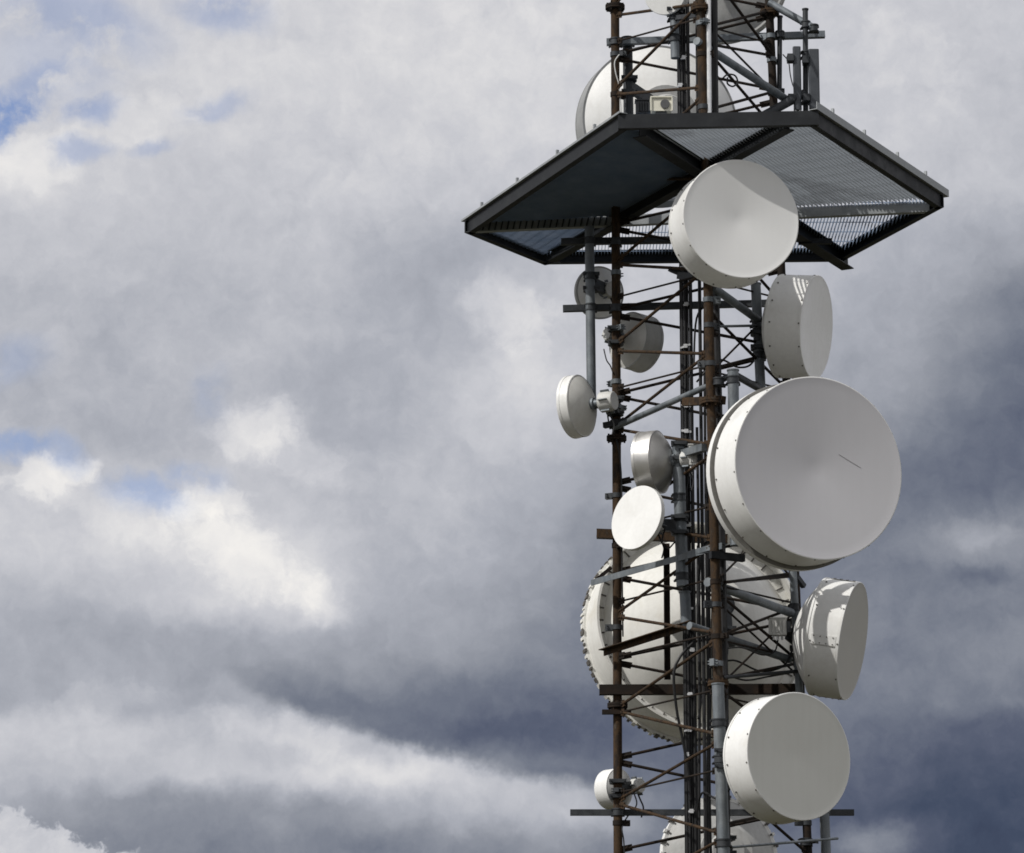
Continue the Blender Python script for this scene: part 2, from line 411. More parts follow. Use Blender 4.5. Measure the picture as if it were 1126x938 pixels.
# ------------------------------------------------------------------ mesh building
class MB:
    def __init__(s):
        s.v, s.f, s.m, s.sm = [], [], [], []

    def add(s, vs, fs, mi=0, smooth=False):
        o = len(s.v)
        s.v += [Vector(x) for x in vs]
        for f in fs:
            s.f.append(tuple(i + o for i in f))
            s.m.append(mi)
            s.sm.append(smooth)

    def box(s, c, ax, ay, az_, mi=0):
        """centre and three half-axis vectors"""
        vs = []
        for sz in (-1, 1):
            for sy in (-1, 1):
                for sx in (-1, 1):
                    vs.append(c + ax * sx + ay * sy + az_ * sz)
        fs = [(0, 2, 3, 1), (4, 5, 7, 6), (0, 1, 5, 4), (2, 6, 7, 3), (0, 4, 6, 2), (1, 3, 7, 5)]
        if ax.cross(ay).dot(az_) < 0:
            fs = [tuple(reversed(f)) for f in fs]
        s.add(vs, fs, mi)

    def beam(s, p0, p1, w, h, up=Vector((0, 0, 1)), mi=0):
        """rectangular bar from p0 to p1, w wide and h high"""
        d = (p1 - p0)
        L = d.length
        d.normalize()
        side = d.cross(up)
        if side.length < 1e-4:
            side = d.cross(Vector((0, 1, 0)))
        side.normalize()
        u = side.cross(d)
        s.box((p0 + p1) / 2, d * (L / 2), side * (w / 2), u * (h / 2), mi)

    def angle(s, p0, p1, w, t, up=Vector((0, 0, 1)), mi=0, flip=1):
        """L-section bar"""
        d = (p1 - p0).normalized()
        side = d.cross(up)
        if side.length < 1e-4:
            side = d.cross(Vector((0, 1, 0)))
        side.normalize()
        u = side.cross(d)
        s.beam(p0, p1, t, w, up, mi)
        o = side * (flip * (w / 2 + t / 2)) + u * (w / 2 - t / 2 - 0.002)
        s.beam(p0 + o, p1 + o, w, t, up, mi)

    def channel(s, p0, p1, w, h, t, inner, mi=0):
        """U-section: web on the outer side, two flanges towards the vector inner"""
        d = (p1 - p0).normalized()
        inn = (inner - d * inner.dot(d)).normalized()
        up = Vector((0, 0, 1))
        s.beam(p0 + inn * (t / 2), p1 + inn * (t / 2), t, h, up, mi)
        for sg in (-1, 1):
            o = inn * (t + w / 2) + up * (sg * (h / 2 - t / 2))
            s.beam(p0 + o, p1 + o, w, t, up, mi)

    def ibeam(s, p0, p1, w, h, t, mi=0):
        up = Vector((0, 0, 1))
        s.beam(p0, p1, t, h - 2 * t, up, mi)
        for sg in (-1, 1):
            o = up * (sg * (h / 2 - t / 2))
            s.beam(p0 + o, p1 + o, w, t, up, mi)

    def tube(s, p0, p1, r, n=14, r1=None, mi=0, caps=True):
        s.lathe(p0, (p1 - p0), [(r, 0.0), (r if r1 is None else r1, (p1 - p0).length)], n, mi, caps)

    def lathe(s, org, axis, prof, n=64, mi=0, caps=False, e1=None):
        a = axis.normalized()
        if e1 is None:
            e1 = Vector((0, 0, 1)).cross(a)
            if e1.length < 1e-3:
                e1 = Vector((1, 0, 0)).cross(a)
        e1 = e1.normalized()
        e2 = a.cross(e1)
        vs, fs = [], []
        rings = []
        for (r, t) in prof:
            if r < 1e-6:
                rings.append([len(vs)])
                vs.append(org + a * t)
            else:
                rings.append(list(range(len(vs), len(vs) + n)))
                for k in range(n):
                    th = 2 * math.pi * k / n
                    vs.append(org + a * t + (e1 * math.cos(th) + e2 * math.sin(th)) * r)
        for A, Bq_ in zip(rings[:-1], rings[1:]):
            for k in range(n):
                k2 = (k + 1) % n
                if len(A) == 1 and len(Bq_) == 1:
                    continue
                if len(A) == 1:
                    fs.append((A[0], Bq_[k2], Bq_[k]))
                elif len(Bq_) == 1:
                    fs.append((A[k], A[k2], Bq_[0]))
                else:
                    fs.append((A[k], A[k2], Bq_[k2], Bq_[k]))
        s.add(vs, fs, mi, True)
        if caps:
            o = len(s.v) - len(vs)
            for ring, rev in ((rings[0], True), (rings[-1], False)):
                if len(ring) > 2:
                    f = [i + o for i in ring]
                    s.f.append(tuple(reversed(f)) if rev else tuple(f))
                    s.m.append(mi)
                    s.sm.append(False)

    def path(s, pts, r, n=8, mi=0):
        """smooth tube through points"""
        P = []
        q_ = [pts[0]] + list(pts) + [pts[-1]]
        for i in range(1, len(q_) - 2):
            for k in range(6):
                t = k / 6.0
                a, b, c, d = q_[i - 1], q_[i], q_[i + 1], q_[i + 2]
                P.append(0.5 * ((2 * b) + (c - a) * t + (2 * a - 5 * b + 4 * c - d) * t * t + (3 * b - a - 3 * c + d) * t ** 3))
        P.append(pts[-1])
        vs, fs = [], []
        ref = Vector((0.3, 0.8, 0.1)).normalized()
        for i, p in enumerate(P):
            t = (P[min(i + 1, len(P) - 1)] - P[max(i - 1, 0)]).normalized()
            a = t.cross(ref)
            if a.length < 1e-3:
                a = t.cross(Vector((1, 0, 0)))
            a.normalize()
            b = t.cross(a)
            for k in range(n):
                th = 2 * math.pi * k / n
                vs.append(p + (a * math.cos(th) + b * math.sin(th)) * r)
        for i in range(len(P) - 1):
            for k in range(n):
                k2 = (k + 1) % n
                fs.append((i * n + k, i * n + k2, (i + 1) * n + k2, (i + 1) * n + k))
        s.add(vs, fs, mi, True)

    def build(s, name, mats, parent=None, origin=None, label=None):
        if not isinstance(mats, (list, tuple)):
            mats = [mats]
        org = Vector(origin) if origin is not None else (world_loc(parent) if parent else Vector((0, 0, 0)))
        me = bpy.data.meshes.new(name)
        me.from_pydata([tuple(v - org) for v in s.v], [], s.f)
        for m in mats:
            me.materials.append(m)
        me.polygons.foreach_set('material_index', s.m)
        me.polygons.foreach_set('use_smooth', s.sm)
        me.update()
        me.set_sharp_from_angle(angle=R_(32))
        o = bpy.data.objects.new(name, me)
        COL.objects.link(o)
        if parent:
            o.parent = parent
            o.location = org - world_loc(parent)
        else:
            o.location = org
        if label:
            o['label'] = label
        return o


def world_loc(o):
    p = Vector(o.location)
    while o.parent:
        o = o.parent
        p += Vector(o.location)
    return p


def thing(name, label, cat, loc, group=None):
    o = bpy.data.objects.new(name, None)
    o.empty_display_size = 0.1
    o.location = loc
    COL.objects.link(o)
    o['label'] = label
    o['category'] = cat
    if group:
        o['group'] = group
    return o


def tag(o, label, cat, group=None):
    o['label'] = label
    o['category'] = cat
    if group:
        o['group'] = group
    return o


def ptube(mb, a, b, wpx, n=14, mi=0):
    A, Bp = at(*a), at(*b)
    mb.tube(A, Bp, wpx / 2.0 * mpp((A + Bp) / 2), n, mi=mi)


def pbeam(mb, a, b, wpx, hpx, mi=0):
    A, Bp = at(*a), at(*b)
    s_ = mpp((A + Bp) / 2)
    mb.beam(A, Bp, wpx * s_, hpx * s_, mi=mi)


X = Vector((1, 0, 0))
Yv = Vector((0, 1, 0))
Z = Vector((0, 0, 1))

# ------------------------------------------------------------------ ground
g = MB()
N = 24
S = 3000.0
for i in range(N):
    for j in range(N):
        pass
g.add([(-S, -S, 0), (S, -S, 0), (S, S, 0), (-S, S, 0)], [(0, 1, 2, 3)])
gm = mat('dry_grass_and_gravel', [(0.25, (0.03, 0.03, 0.018)), (0.5, (0.05, 0.047, 0.03)), (0.75, (0.085, 0.078, 0.055))], 0.95, scale=0.6, detail=12, spec=0.1)
go = g.build('ground', gm)
go['kind'] = 'structure'

# ------------------------------------------------------------------ the lattice tower
Y_LR = 0.5


class Leg:
    def __init__(s, a, b):
        s.a, s.b = a, b
        s.d = (b - a)

    def at_row(s, py):            # point on the leg that shows at this height
        lo, hi = -2.0, 3.0
        for _ in range(60):
            mid = (lo + hi) / 2
            p = s.a + s.d * mid
            r = p - CAM
            y = 469.0 - F * r.dot(C_UP) / r.dot(C_FWD)
            if y < py:
                lo = mid
            else:
                hi = mid
        return s.a + s.d * lo

    def at_z(s, z):
        return s.a + s.d * ((z - s.a.z) / s.d.z)


LEG = {
    'L': Leg(at(676.3, 0, Y_LR), at(679.6, 938, Y_LR)),
    'M': Leg(at(770.3, 0, -0.93), at(794.6, 938, -1.18)),
    'R': Leg(at(845.5, 0, Y_LR), at(888.5, 938, Y_LR)),
}
tower = thing('lattice_tower', 'rusty three legged steel lattice mast with zigzag bracing that carries every dish', 'tower',
              (LEG['M'].at_z(0) + LEG['L'].at_z(0) + LEG['R'].at_z(0)) / 3)
LEG_R = {'L': 0.042, 'M': 0.043, 'R': 0.040}
FLANGES = {'L': [8, 482, 776], 'M': [10, 442, 752], 'R': [14, 470, 770]}
for k in 'LMR':
    mb = MB()
    mb.tube(LEG[k].at_z(0.0), LEG[k].at_z(16.5), LEG_R[k], 18)
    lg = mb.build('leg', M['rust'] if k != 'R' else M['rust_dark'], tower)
    for py in FLANGES[k]:
        p = LEG[k].at_row(py)
        fb = MB()
        d = LEG[k].d.normalized()
        fb.tube(p - d * 0.022, p - d * 0.002, 0.095, 20)
        fb.tube(p + d * 0.002, p + d * 0.022, 0.095, 20)
        for j in range(6):
            th = j * math.pi / 3
            o = X * (0.075 * math.cos(th)) + Yv * (0.075 * math.sin(th))
            fb.tube(p + o - d * 0.045, p + o + d * 0.045, 0.010, 6)
        fb.build('flange', M['rust_dark'] if k == 'L' else M['rust'], lg)

BR = []   # (legA, rowA, legB, rowB, radius px, material)
for (a, b, c, d) in [  # left leg to near leg
    (-84, -172, -80, -84), (3, -92, 17, 4), (98, 3, 104, 96), (192, 106, 198, 196), (288, 205, 291, 297), (378, 295, 386, 389), (468, 388, 472, 489),
    (572, 500, 576, 592), (674, 598, 678, 696), (778, 703, 782, 808), (880, 815, 884, 917), (986, 922, 990, 1022)]:
    BR.append(('L', a, 'M', b, 1.75, 'rust'))
    BR.append(('L', c, 'M', d, 1.75, 'rust'))
for (a, b, c, d) in [  # left leg to far right leg, the back face
    (-30, -68, -26, 8), (60, 18, 64, 98), (154, 112, 158, 192), (246, 204, 252, 287), (340, 297, 347, 382), (433, 388, 436, 473), (531, 487, 536, 576), (629, 584, 635, 672),
    (723, 682, 729, 768), (833, 788, 838, 881), (935, 890, 940, 984)]:
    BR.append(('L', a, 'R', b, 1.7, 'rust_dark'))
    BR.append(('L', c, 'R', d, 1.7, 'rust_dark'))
for (a, b, c, d) in [  # near leg to far right leg
    (-47, 60, -52, -66), (48, 142, 31, 12), (47, 61, 122, 101), (142, 238, 150, 148), (240, 335, 222, 196), (342, 428, 366, 382), (406, 385, 455, 470), (548, 632, 560, 560), (650, 728, 642, 630),
    (700, 667, 747, 729), (757, 826, 800, 790), (855, 939, 907, 887), (958, 1040, 1000, 985)]:
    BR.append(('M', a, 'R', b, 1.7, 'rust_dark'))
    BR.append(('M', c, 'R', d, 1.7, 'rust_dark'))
for y in (305, 405, 560, 640, 700, 762, 850, 24):
    BR.append(('L', y + 22, 'M', y - 4, 1.15, 'rust_dark'))
    BR.append(('M', y + 3, 'R', y + 24, 1.15, 'rust_dark'))
for (a, b) in ((540, 640), (640, 555), (660, 745), (756, 670), (410, 330), (20, 100)):
    BR.append(('M', a, 'R', b, 1.2, 'rust_dark'))
for (ka, ya, kb, yb, rpx, mt) in BR:
    A, Bp = LEG[ka].at_row(ya), LEG[kb].at_row(yb)
    mb = MB()
    mb.tube(A, Bp, rpx * mpp((A + Bp) / 2), 8)
    dv = (Bp - A).normalized()
    for (p, sg, kk) in ((A, 1, ka), (Bp, -1, kb)):
        lr = LEG_R[kk]
        c = p + dv * (sg * (lr + 0.045))
        nrm = dv.cross(LEG[kk].d).normalized()
        tv = nrm.cross(dv)
        tilt = random.uniform(-0.12, 0.12)
        mb.box(c - dv * (sg * 0.012), dv * 0.060, (tv + dv * tilt) * 0.030, nrm * 0.006)
        for q_ in (-0.02, 0.02):
            mb.tube(c + dv * q_ - nrm * 0.020, c + dv * q_ + nrm * 0.020, 0.009, 6)
    mb.build('brace', M[mt], tower)


def tower_beam(a, b, w, h, m):
    mb = MB()
    A, Bp = at(*a), at(*b)
    s_ = mpp((A + Bp) / 2)
    mb.channel(A, Bp, w * s_, h * s_, 0.008, Vector((0, 1, 0)))
    return mb.build('crossbeam', m, tower)


tower_beam((656, 586, 0.44), (800, 592, 0.40), 8, 10, M['rust'])
tower_beam((659, 758, 0.43), (880, 757, 0.43), 8, 11, M['rust_dark'])

mb = MB()
mb.angle(at(730, 597, 0.60), at(731, 747, 0.60), 6 * 0.0086, 0.008, Yv)
mb.build('upright', M['rust_dark'], tower)
for (a, b, w, h, mt) in (((737, 296, -0.35), (759, 305, -0.45), 7, 6, 'beam'), ((747, 303, -0.4), (779, 306, -0.95), 6, 8, 'galv_dark'),
                         ((664, 468, 0.40), (690, 463, 0.30), 6, 6, 'beam'), ((653, 640, 0.42), (672, 624, 0.44), 3, 4, 'rust_dark'),
                         ((752, 442, -0.6), (796, 440, -1.02), 6, 9, 'rust'), ((781, 610, -1.15), (818, 614, -1.0), 6, 8, 'beam'),
                         ((797, 640, -1.0), (868, 634, 0.35), 3, 3, 'rust_dark'), ((662, 783, 0.45), (694, 783, 0.45), 6, 5, 'rust_dark')):
    mb = MB()
    pbeam(mb, a, b, w, h)
    mb.build('bracket', M[mt], tower)

for (k, rows) in (('L', (60, 104, 300, 362, 420, 447, 455, 545, 600, 690, 870, 905)), ('M', (26, 60, 118, 330, 358, 400, 520, 640, 665, 700, 730)), ('R', (40, 66, 100, 320, 640, 700, 905, 926))):
    for py in rows:
        p = LEG[k].at_row(py)
        mb = MB()
        r = LEG_R[k]
        mb.tube(p - Z * 0.022, p + Z * 0.022, r + 0.008, 14)
        a = random.uniform(0, 2 * math.pi)
        d = Vector((math.cos(a), math.sin(a), 0))
        mb.box(p + d * (r + 0.035), d * 0.035, d.cross(Z) * 0.022, Z * random.uniform(0.015, 0.035))
        for sx in (-0.012, 0.012):
            mb.tube(p + d * (r + 0.045) + d.cross(Z) * -0.05 + Z * sx, p + d * (r + 0.045) + d.cross(Z) * 0.05 + Z * sx, 0.006, 6)
        mb.build('leg_clamp', M[random.choice(('galv_dark', 'rust_dark', 'galv'))], tower)

# ------------------------------------------------------------------ service platform
ZP = LEG['L'].at_row(238).z                     # underside of the platform frame
HX = {k: on_z(px, py, ZP) for k, (px, py) in dict(N1=(684, 141), N2=(896, 137), RR=(1036, 229), F2=(926, 288), F1=(597, 291), LL=(513, 257)).items()}
cen = sum((HX[k] for k in HX), Vector()) / 6
plat = thing('service_platform', 'dark hexagonal steel platform of open grating around the mast', 'platform', cen)
order = ['N1', 'N2', 'RR', 'F2', 'F1', 'LL']
BH = 0.13
up = Z
for i in range(6):
    a, b = HX[order[i]], HX[order[(i + 1) % 6]]
    d = (b - a).normalized()
    inner = (cen - (a + b) / 2)
    ext = 0.0 if i % 2 else 0.035
    mb = MB()
    mb.channel(a - d * ext + up * (BH / 2), b + d * ext + up * (BH / 2), 0.055, BH, 0.010, inner)
    mb.build('edge_channel', M['beam'], plat)
# toe plates along the two long sides and a lip along the near side
for (k1, k2, o1, o2) in (('N2', 'RR', 0.02, 0.10), ('LL', 'N1', 0.06, 0.02)):
    a, b = HX[k1], HX[k2]
    d = (b - a).normalized()
    out = -(cen - (a + b) / 2)
    out = (out - d * out.dot(d)).normalized()
    mb = MB()
    hh = 0.07 if k1 == 'N2' else 0.02
    z0 = BH + 0.004
    p0, p1 = a - d * o1 + out * 0.03, b + d * o2 + out * 0.03
    mb.beam(p0 + up * (z0 + hh / 2), p1 + up * (z0 + hh / 2), 0.006, hh)
    mb.beam(p0 + up * (z0 + 0.004) - out * 0.04, p1 + up * (z0 + 0.004) - out * 0.04, 0.07, 0.006)
    for t in (0.12, 0.36, 0.62, 0.85):
        c = a.lerp(b, t) + up * (z0 + hh + 0.02) + out * 0.02
        mb.box(c, d * 0.012, out * 0.012, up * 0.022)
    mb.build('toe_plate', M['toe'], plat)


def isect(p1, p2, p3, p4):
    x1, y1, x2, y2, x3, y3, x4, y4 = p1.x, p1.y, p2.x, p2.y, p3.x, p3.y, p4.x, p4.y
    den = (x1 - x2) * (y3 - y4) - (y1 - y2) * (x3 - x4)
    a = x1 * y2 - y1 * x2
    b = x3 * y4 - y3 * x4
    return Vector(((a * (x3 - x4) - (x1 - x2) * b) / den, (a * (y3 - y4) - (y1 - y2) * b) / den, p1.z))


Bm = (on_z(703, 146, ZP), on_z(930, 291, ZP))
Cm = (on_z(868, 141, ZP), on_z(606, 287, ZP))
Dm = (on_z(522, 255, ZP), on_z(1022, 233, ZP))
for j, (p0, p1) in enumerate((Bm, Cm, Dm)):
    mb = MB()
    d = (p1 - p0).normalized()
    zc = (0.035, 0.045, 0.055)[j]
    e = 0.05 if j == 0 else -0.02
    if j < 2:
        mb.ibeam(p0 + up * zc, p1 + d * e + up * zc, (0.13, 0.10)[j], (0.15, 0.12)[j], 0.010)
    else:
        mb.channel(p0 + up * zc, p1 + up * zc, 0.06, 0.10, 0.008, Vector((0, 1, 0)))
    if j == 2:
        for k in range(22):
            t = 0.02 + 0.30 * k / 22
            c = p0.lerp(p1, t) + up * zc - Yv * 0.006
            mb.box(c, X * 0.006, Yv * 0.005, up * 0.045 + X * 0.010, 1)  # dark tick painted in as a grating bar's shadow on the joist
    mb.build('joist', [M['beam'], M['beam']] if j < 2 else [M['toe'], M['beam']], plat)  # third joist gets paler steel to imitate a sunlit face
# supporting stub beam under the right hand corner
mb = MB()
mb.beam(on_z(878, 263, ZP) + up * -0.03, on_z(915, 262, ZP) + up * -0.03, 0.05, 0.05)
mb.build('bracket', M['beam'], plat)

BC, CD, BD = isect(*Bm, *Cm), isect(*Cm, *Dm), isect(*Bm, *Dm)


def clip_line(poly, n, c):
    """points where the line n.p = c crosses the convex outline"""
    out = []
    for i in range(len(poly)):
        a, b = poly[i], poly[(i + 1) % len(poly)]
        da, db = n.dot(a) - c, n.dot(b) - c
        if da * db < 0:
            out.append(a.lerp(b, da / (da - db)))
    return out


def grating(poly, ang, pitch=0.034, cross=0.11, zt=BH - 0.012, hgt=0.032, m='grate', sun_block=False):
    d = Vector((math.cos(R_(ang)), math.sin(R_(ang)), 0))
    n = Vector((-d.y, d.x, 0))
    c_ = sum(poly, Vector()) / len(poly)
    poly = [p + (c_ - p).normalized() * 0.03 for p in poly]
    mb = MB()
    for (dd, nn, pt, th, hh, zz) in ((d, n, pitch, 0.0045, hgt, zt - hgt / 2), (n, d, cross, 0.006, 0.008, zt - 0.003)):
        lo = min(nn.dot(p) for p in poly)
        hi = max(nn.dot(p) for p in poly)
        c = lo + pt * 0.5
        while c < hi:
            pr = clip_line(poly, nn, c)
            if len(pr) == 2 and (pr[0] - pr[1]).length > 0.03:
                mb.beam(pr[0] + up * zz, pr[1] + up * zz, th, hh)
            c += pt
    go_ = mb.build('grating', M[m], plat)
    if sun_block:
        mb = MB()
        k = len(poly)
        vs = [p + up * (zt + 0.006) for p in poly] + [p + up * (zt + 0.010) for p in poly]
        mb.add(vs, [tuple(range(k)), tuple(reversed(range(k, 2 * k)))] + [(i, k + i, k + (i + 1) % k, (i + 1) % k) for i in range(k)])
        mb.build('deck_sheet', M['grate'], plat)  # opaque sheet added to stop sunlight passing through the bars below it
    return go_


le = (HX['N1'] - HX['LL']).normalized()
a_left = math.degrees(math.atan2(le.y, le.x))
re_ = (HX['N2'] - HX['RR']).normalized()
a_right = math.degrees(math.atan2(re_.y, re_.x))
bd_ = (Bm[0] - Bm[1])
A_LEFT = a_left + 90
A_RIGHT = math.degrees(math.atan2(bd_.y, bd_.x))
grating([HX['N1'], BC, CD, HX['LL']], A_LEFT, sun_block=True)
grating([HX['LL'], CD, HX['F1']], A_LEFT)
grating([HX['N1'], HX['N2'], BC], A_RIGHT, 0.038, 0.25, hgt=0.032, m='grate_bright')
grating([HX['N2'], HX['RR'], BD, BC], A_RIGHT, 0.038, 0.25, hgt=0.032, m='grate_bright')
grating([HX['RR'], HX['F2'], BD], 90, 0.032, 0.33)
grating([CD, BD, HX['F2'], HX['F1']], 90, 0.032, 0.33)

# ------------------------------------------------------------------ dish antennas
DG = 'microwave dishes on the mast'


def view_frame(P):
    zc = (CAM - P).normalized()
    xc = (X - zc * X.dot(zc)).normalized()
    return xc, zc.cross(xc), zc


def arc_prof(r0, t0, r1, t1, n=8):
    """bowl from the rim (r0,t0) to the hub (r1,t1), paraboloid"""
    out = []
    for i in range(n + 1):
        r = r0 + (r1 - r0) * i / n
        f = (r * r - r1 * r1) / (r0 * r0 - r1 * r1)
        out.append((r, t1 + (t0 - t1) * f))
    return out


def dish(label, px, py, Y, nx, ny, toward, Rpx, Lpx, mats, depth=0.30, cone=0.05, flange=(1.03, 0.030), rivets=12, groove=False, mount=None,
         odu=None, radome='cone', hub=True, seams=0, scuff=False, seg_bolts=0, lip=True, recess=0.0, hubr=0.10):
    P = at(px, py, Y)
    xc, yc, zc = view_frame(P)
    nz = math.sqrt(max(0.0, 1 - nx * nx - ny * ny)) * (1 if toward else -1)
    n = (xc * nx + yc * ny + zc * nz).normalized()
    s_ = mpp(P)
    R, L = Rpx * s_, Lpx * s_
    e1 = Z.cross(n).normalized()
    e2 = n.cross(e1)
    root = thing('microwave_dish', label, 'dish antenna', P, DG)
    m_rad, m_shr, m_ref = [M[k] for k in mats]
    # radome or face
    mb = MB()
    if radome == 'cone':
        prof = [(R * 0.992, 0.001), (R * 0.985, 0.0)] + [(R * 0.985 * (1 - i / 10.0), -cone * R * (i / 10.0)) for i in range(1, 11)]
    elif radome == 'dome':
        prof = [(R * math.cos(i * math.pi / 16), R * cone * math.sin(i * math.pi / 16)) for i in range(0, 8)] + [(0.0, R * cone)]
    else:
        prof = [(R * 0.992, 0.001), (0.0, 0.004)]
    mb.lathe(P, n, prof, 96, e1=e1)
    mm = [m_rad]
    if scuff:
        mm.append(M['panel_mark'])
        def onface(x, y):
            q0 = e1 * x + e2 * y
            return P + q0 * R + n * (-cone * R * (1 - q0.length) + 0.002)
        a0, a1 = onface(0.26, 0.18), onface(0.52, 0.05)
        mb.beam(a0, a1, 0.0035, 0.0015, n, 1)
    mb.build('radome', mm, root)
    # shroud
    mb = MB()
    rl = 1.0
    Lb = L * (0.80 if groove else 1.0)
    if lip:
        prof = [(R * 0.992, 0.0005), (R + 0.002, -0.001), (R + 0.004, -0.004), (R + 0.004, -0.03), (R, -0.031), (R, -Lb)]
    else:
        prof = [(R * 0.99, 0.0), (R, 0.0), (R, -Lb)]
    mb.lathe(P, n, prof, 96, e1=e1)
    if groove:
        mb.lathe(P, n, [(R, -Lb), (R * 0.975, -Lb), (R * 0.975, -L * 0.875), (R * 1.035, -L * 0.875)], 96, 1, e1=e1)
    mm = [m_shr, M['gasket'], M['bolt']]
    for k in range(rivets):
        th = 2 * math.pi * (k + 0.37) / rivets
        rd = e1 * math.cos(th) + e2 * math.sin(th)
        tg = n.cross(rd)
        for t in ((-0.016, -Lb + 0.03) if L > 0.2 else (-L * 0.5,)):
            jit = random.uniform(-0.006, 0.006)
            mb.tube(P + rd * (R - 0.004) + n * t + tg * jit, P + rd * (R + 0.009) + n * t + tg * jit, 0.008, 6, mi=2)
    for k in range(seams):
        th = 2 * math.pi * (k + 0.12) / seams
        for dth in (0.0,):
            rd = e1 * math.cos(th) + e2 * math.sin(th)
            tg = n.cross(rd)
            mb.box(P + rd * (R + 0.0015) - n * (Lb / 2), n * (Lb / 2 - 0.035), tg * 0.045, rd * 0.0025, 0)
            mb.box(P + rd * (R + 0.0025) - n * (Lb / 2) + tg * 0.046, n * (Lb / 2 - 0.035), tg * 0.003, rd * 0.0022, 1)
            for sd in (-1, 1):
                for t in (0.2, 0.4, 0.6, 0.8):
                    c = P + rd * (R + 0.004) - n * (Lb * t) + tg * (0.03 * sd)
                    mb.tube(c - rd * 0.003, c + rd * 0.006, 0.006, 6, mi=2)
    mb.build('shroud', mm, root)
    # rear flange ring
    fr, ft = flange
    mb = MB()
    t0 = -L * 0.88 if groove else -L
    t1 = -L - ft
    mm = [m_shr, M['bolt']]
    if recess:
        # open rear lip, then an annular plate set back inside it
        mb.lathe(P, n, [(R, t0), (R + 0.012, t0), (R + 0.012, t1), (R - 0.012, t1), (R - 0.012, t1 + recess), (R * 0.90, t1 + recess)], 96, e1=e1)
        for k in range(48):
            th = 2 * math.pi * (k + 0.3) / 48
            rd = e1 * math.cos(th) + e2 * math.sin(th)
            c = P + rd * (R * 0.945) + n * (t1 + recess - 0.004)
            mb.box(c, rd * (R * 0.035), n.cross(rd) * 0.006, n * 0.006, 1)
        # bolted ring at the far end of the shroud
        mb.lathe(P, n, [(R, -0.05), (R * 1.025, -0.05), (R * 1.025, 0.0), (R, 0.0)], 96, e1=e1)
        for k in range(seg_bolts):
            th = 2 * math.pi * k / seg_bolts
            rd = e1 * math.cos(th) + e2 * math.sin(th)
            mb.box(P + rd * (R * 1.025 + 0.004) - n * random.uniform(0.01, 0.04), rd * random.uniform(0.006, 0.012), n.cross(rd) * random.uniform(0.010, 0.024), n * random.uniform(0.02, 0.04), random.choice((0, 1, 1)))
        t1 = t1 + recess
    else:
        mb.lathe(P, n, [(R * 0.97, t0), (R * fr, t0), (R * fr, t1), (R * 0.95, t1)], 96, e1=e1)
    for k in range(0 if recess else seg_bolts):
        th = 2 * math.pi * k / seg_bolts
        rd = e1 * math.cos(th) + e2 * math.sin(th)
        tg = n.cross(rd)
        c = P + rd * (R * fr + 0.008) + n * ((t0 + t1) / 2)
        mb.box(c, rd * 0.012, tg * 0.016, n * (ft / 2 + 0.012), 1 if k % 2 else 0)
        c2 = P + rd * (R * (fr - 0.035)) + n * (t1 - 0.006)
        mb.tube(c2, c2 - n * 0.02, 0.010, 6, mi=1)
    mb.build('flange', mm, root)
    # reflector bowl
    hr = max(0.05, hubr * R)
    td = t1 - depth * R
    mb = MB()
    mb.lathe(P, n, arc_prof(R * (0.905 if recess else 0.975), t1 + 0.002, hr, td, 10) + [(0.0, td)], 80, e1=e1)
    mb.build('reflector', m_ref, root)
    apex = P + n * td
    if hub:
        mb = MB()
        mb.lathe(P, n, [(hr * 1.15, td + 0.03), (hr * 1.15, td - 0.03), (hr * 0.8, td - 0.035), (hr * 0.7, td - 0.09), (0, td - 0.09)], 32, e1=e1)
        hb = mb.build('hub', (M['greydish'] if hubr > 0.2 else M['galv_dark']) if not odu else M['galv'], root)
        apex = P + n * (td - 0.09)
    if odu:
        o_sz, o_l = odu
        mb = MB()
        c = apex - n * (o_l / 2)
        mb.lathe(c + n * (o_l / 2), -n, [(o_sz * 0.8, 0), (o_sz, 0.015), (o_sz, o_l * 0.7), (o_sz * 0.86, o_l), (0, o_l)], 12, e1=e1)
        for k in range(6):
            th = k * math.pi / 3
            rd = e1 * math.cos(th) + e2 * math.sin(th)
            mb.box(c + rd * (o_sz + 0.008), rd * 0.012, n.cross(rd) * 0.004, n * (o_l * 0.3), 1)
        ho = apex - n * (o_l * 0.6) - Z * o_sz
        mb.path([ho, ho - Z * 0.05 + X * 0.02, ho - Z * 0.13 + X * 0.05, ho - Z * 0.22 + X * 0.03], 0.008, 6, 2)
        mb.build('radio_unit', [M['odu'], M['galv'], M['black']], root)
    if mount:
        Q = at(*mount)
        mb = MB()
        mb.tube(apex + n * 0.06, apex.lerp(Q, 0.35), 0.045, 14)
        mb.beam(apex.lerp(Q, 0.15), Q, 0.05, 0.11)
        for dz in (-0.07, 0.07):
            mb.tube(Q + Z * (dz - 0.02), Q + Z * (dz + 0.02), 0.075, 16)
            mb.box(Q + Z * dz - Yv * 0.08, X * 0.08, Yv * 0.012, Z * 0.016)
            for sx in (-1, 1):
                mb.tube(Q + Z * dz - Yv * 0.12 + X * (0.062 * sx), Q + Z * dz + Yv * 0.08 + X * (0.062 * sx), 0.007, 6)
        mb.build('mount_bracket', M['galv_dark'], root)
    return root


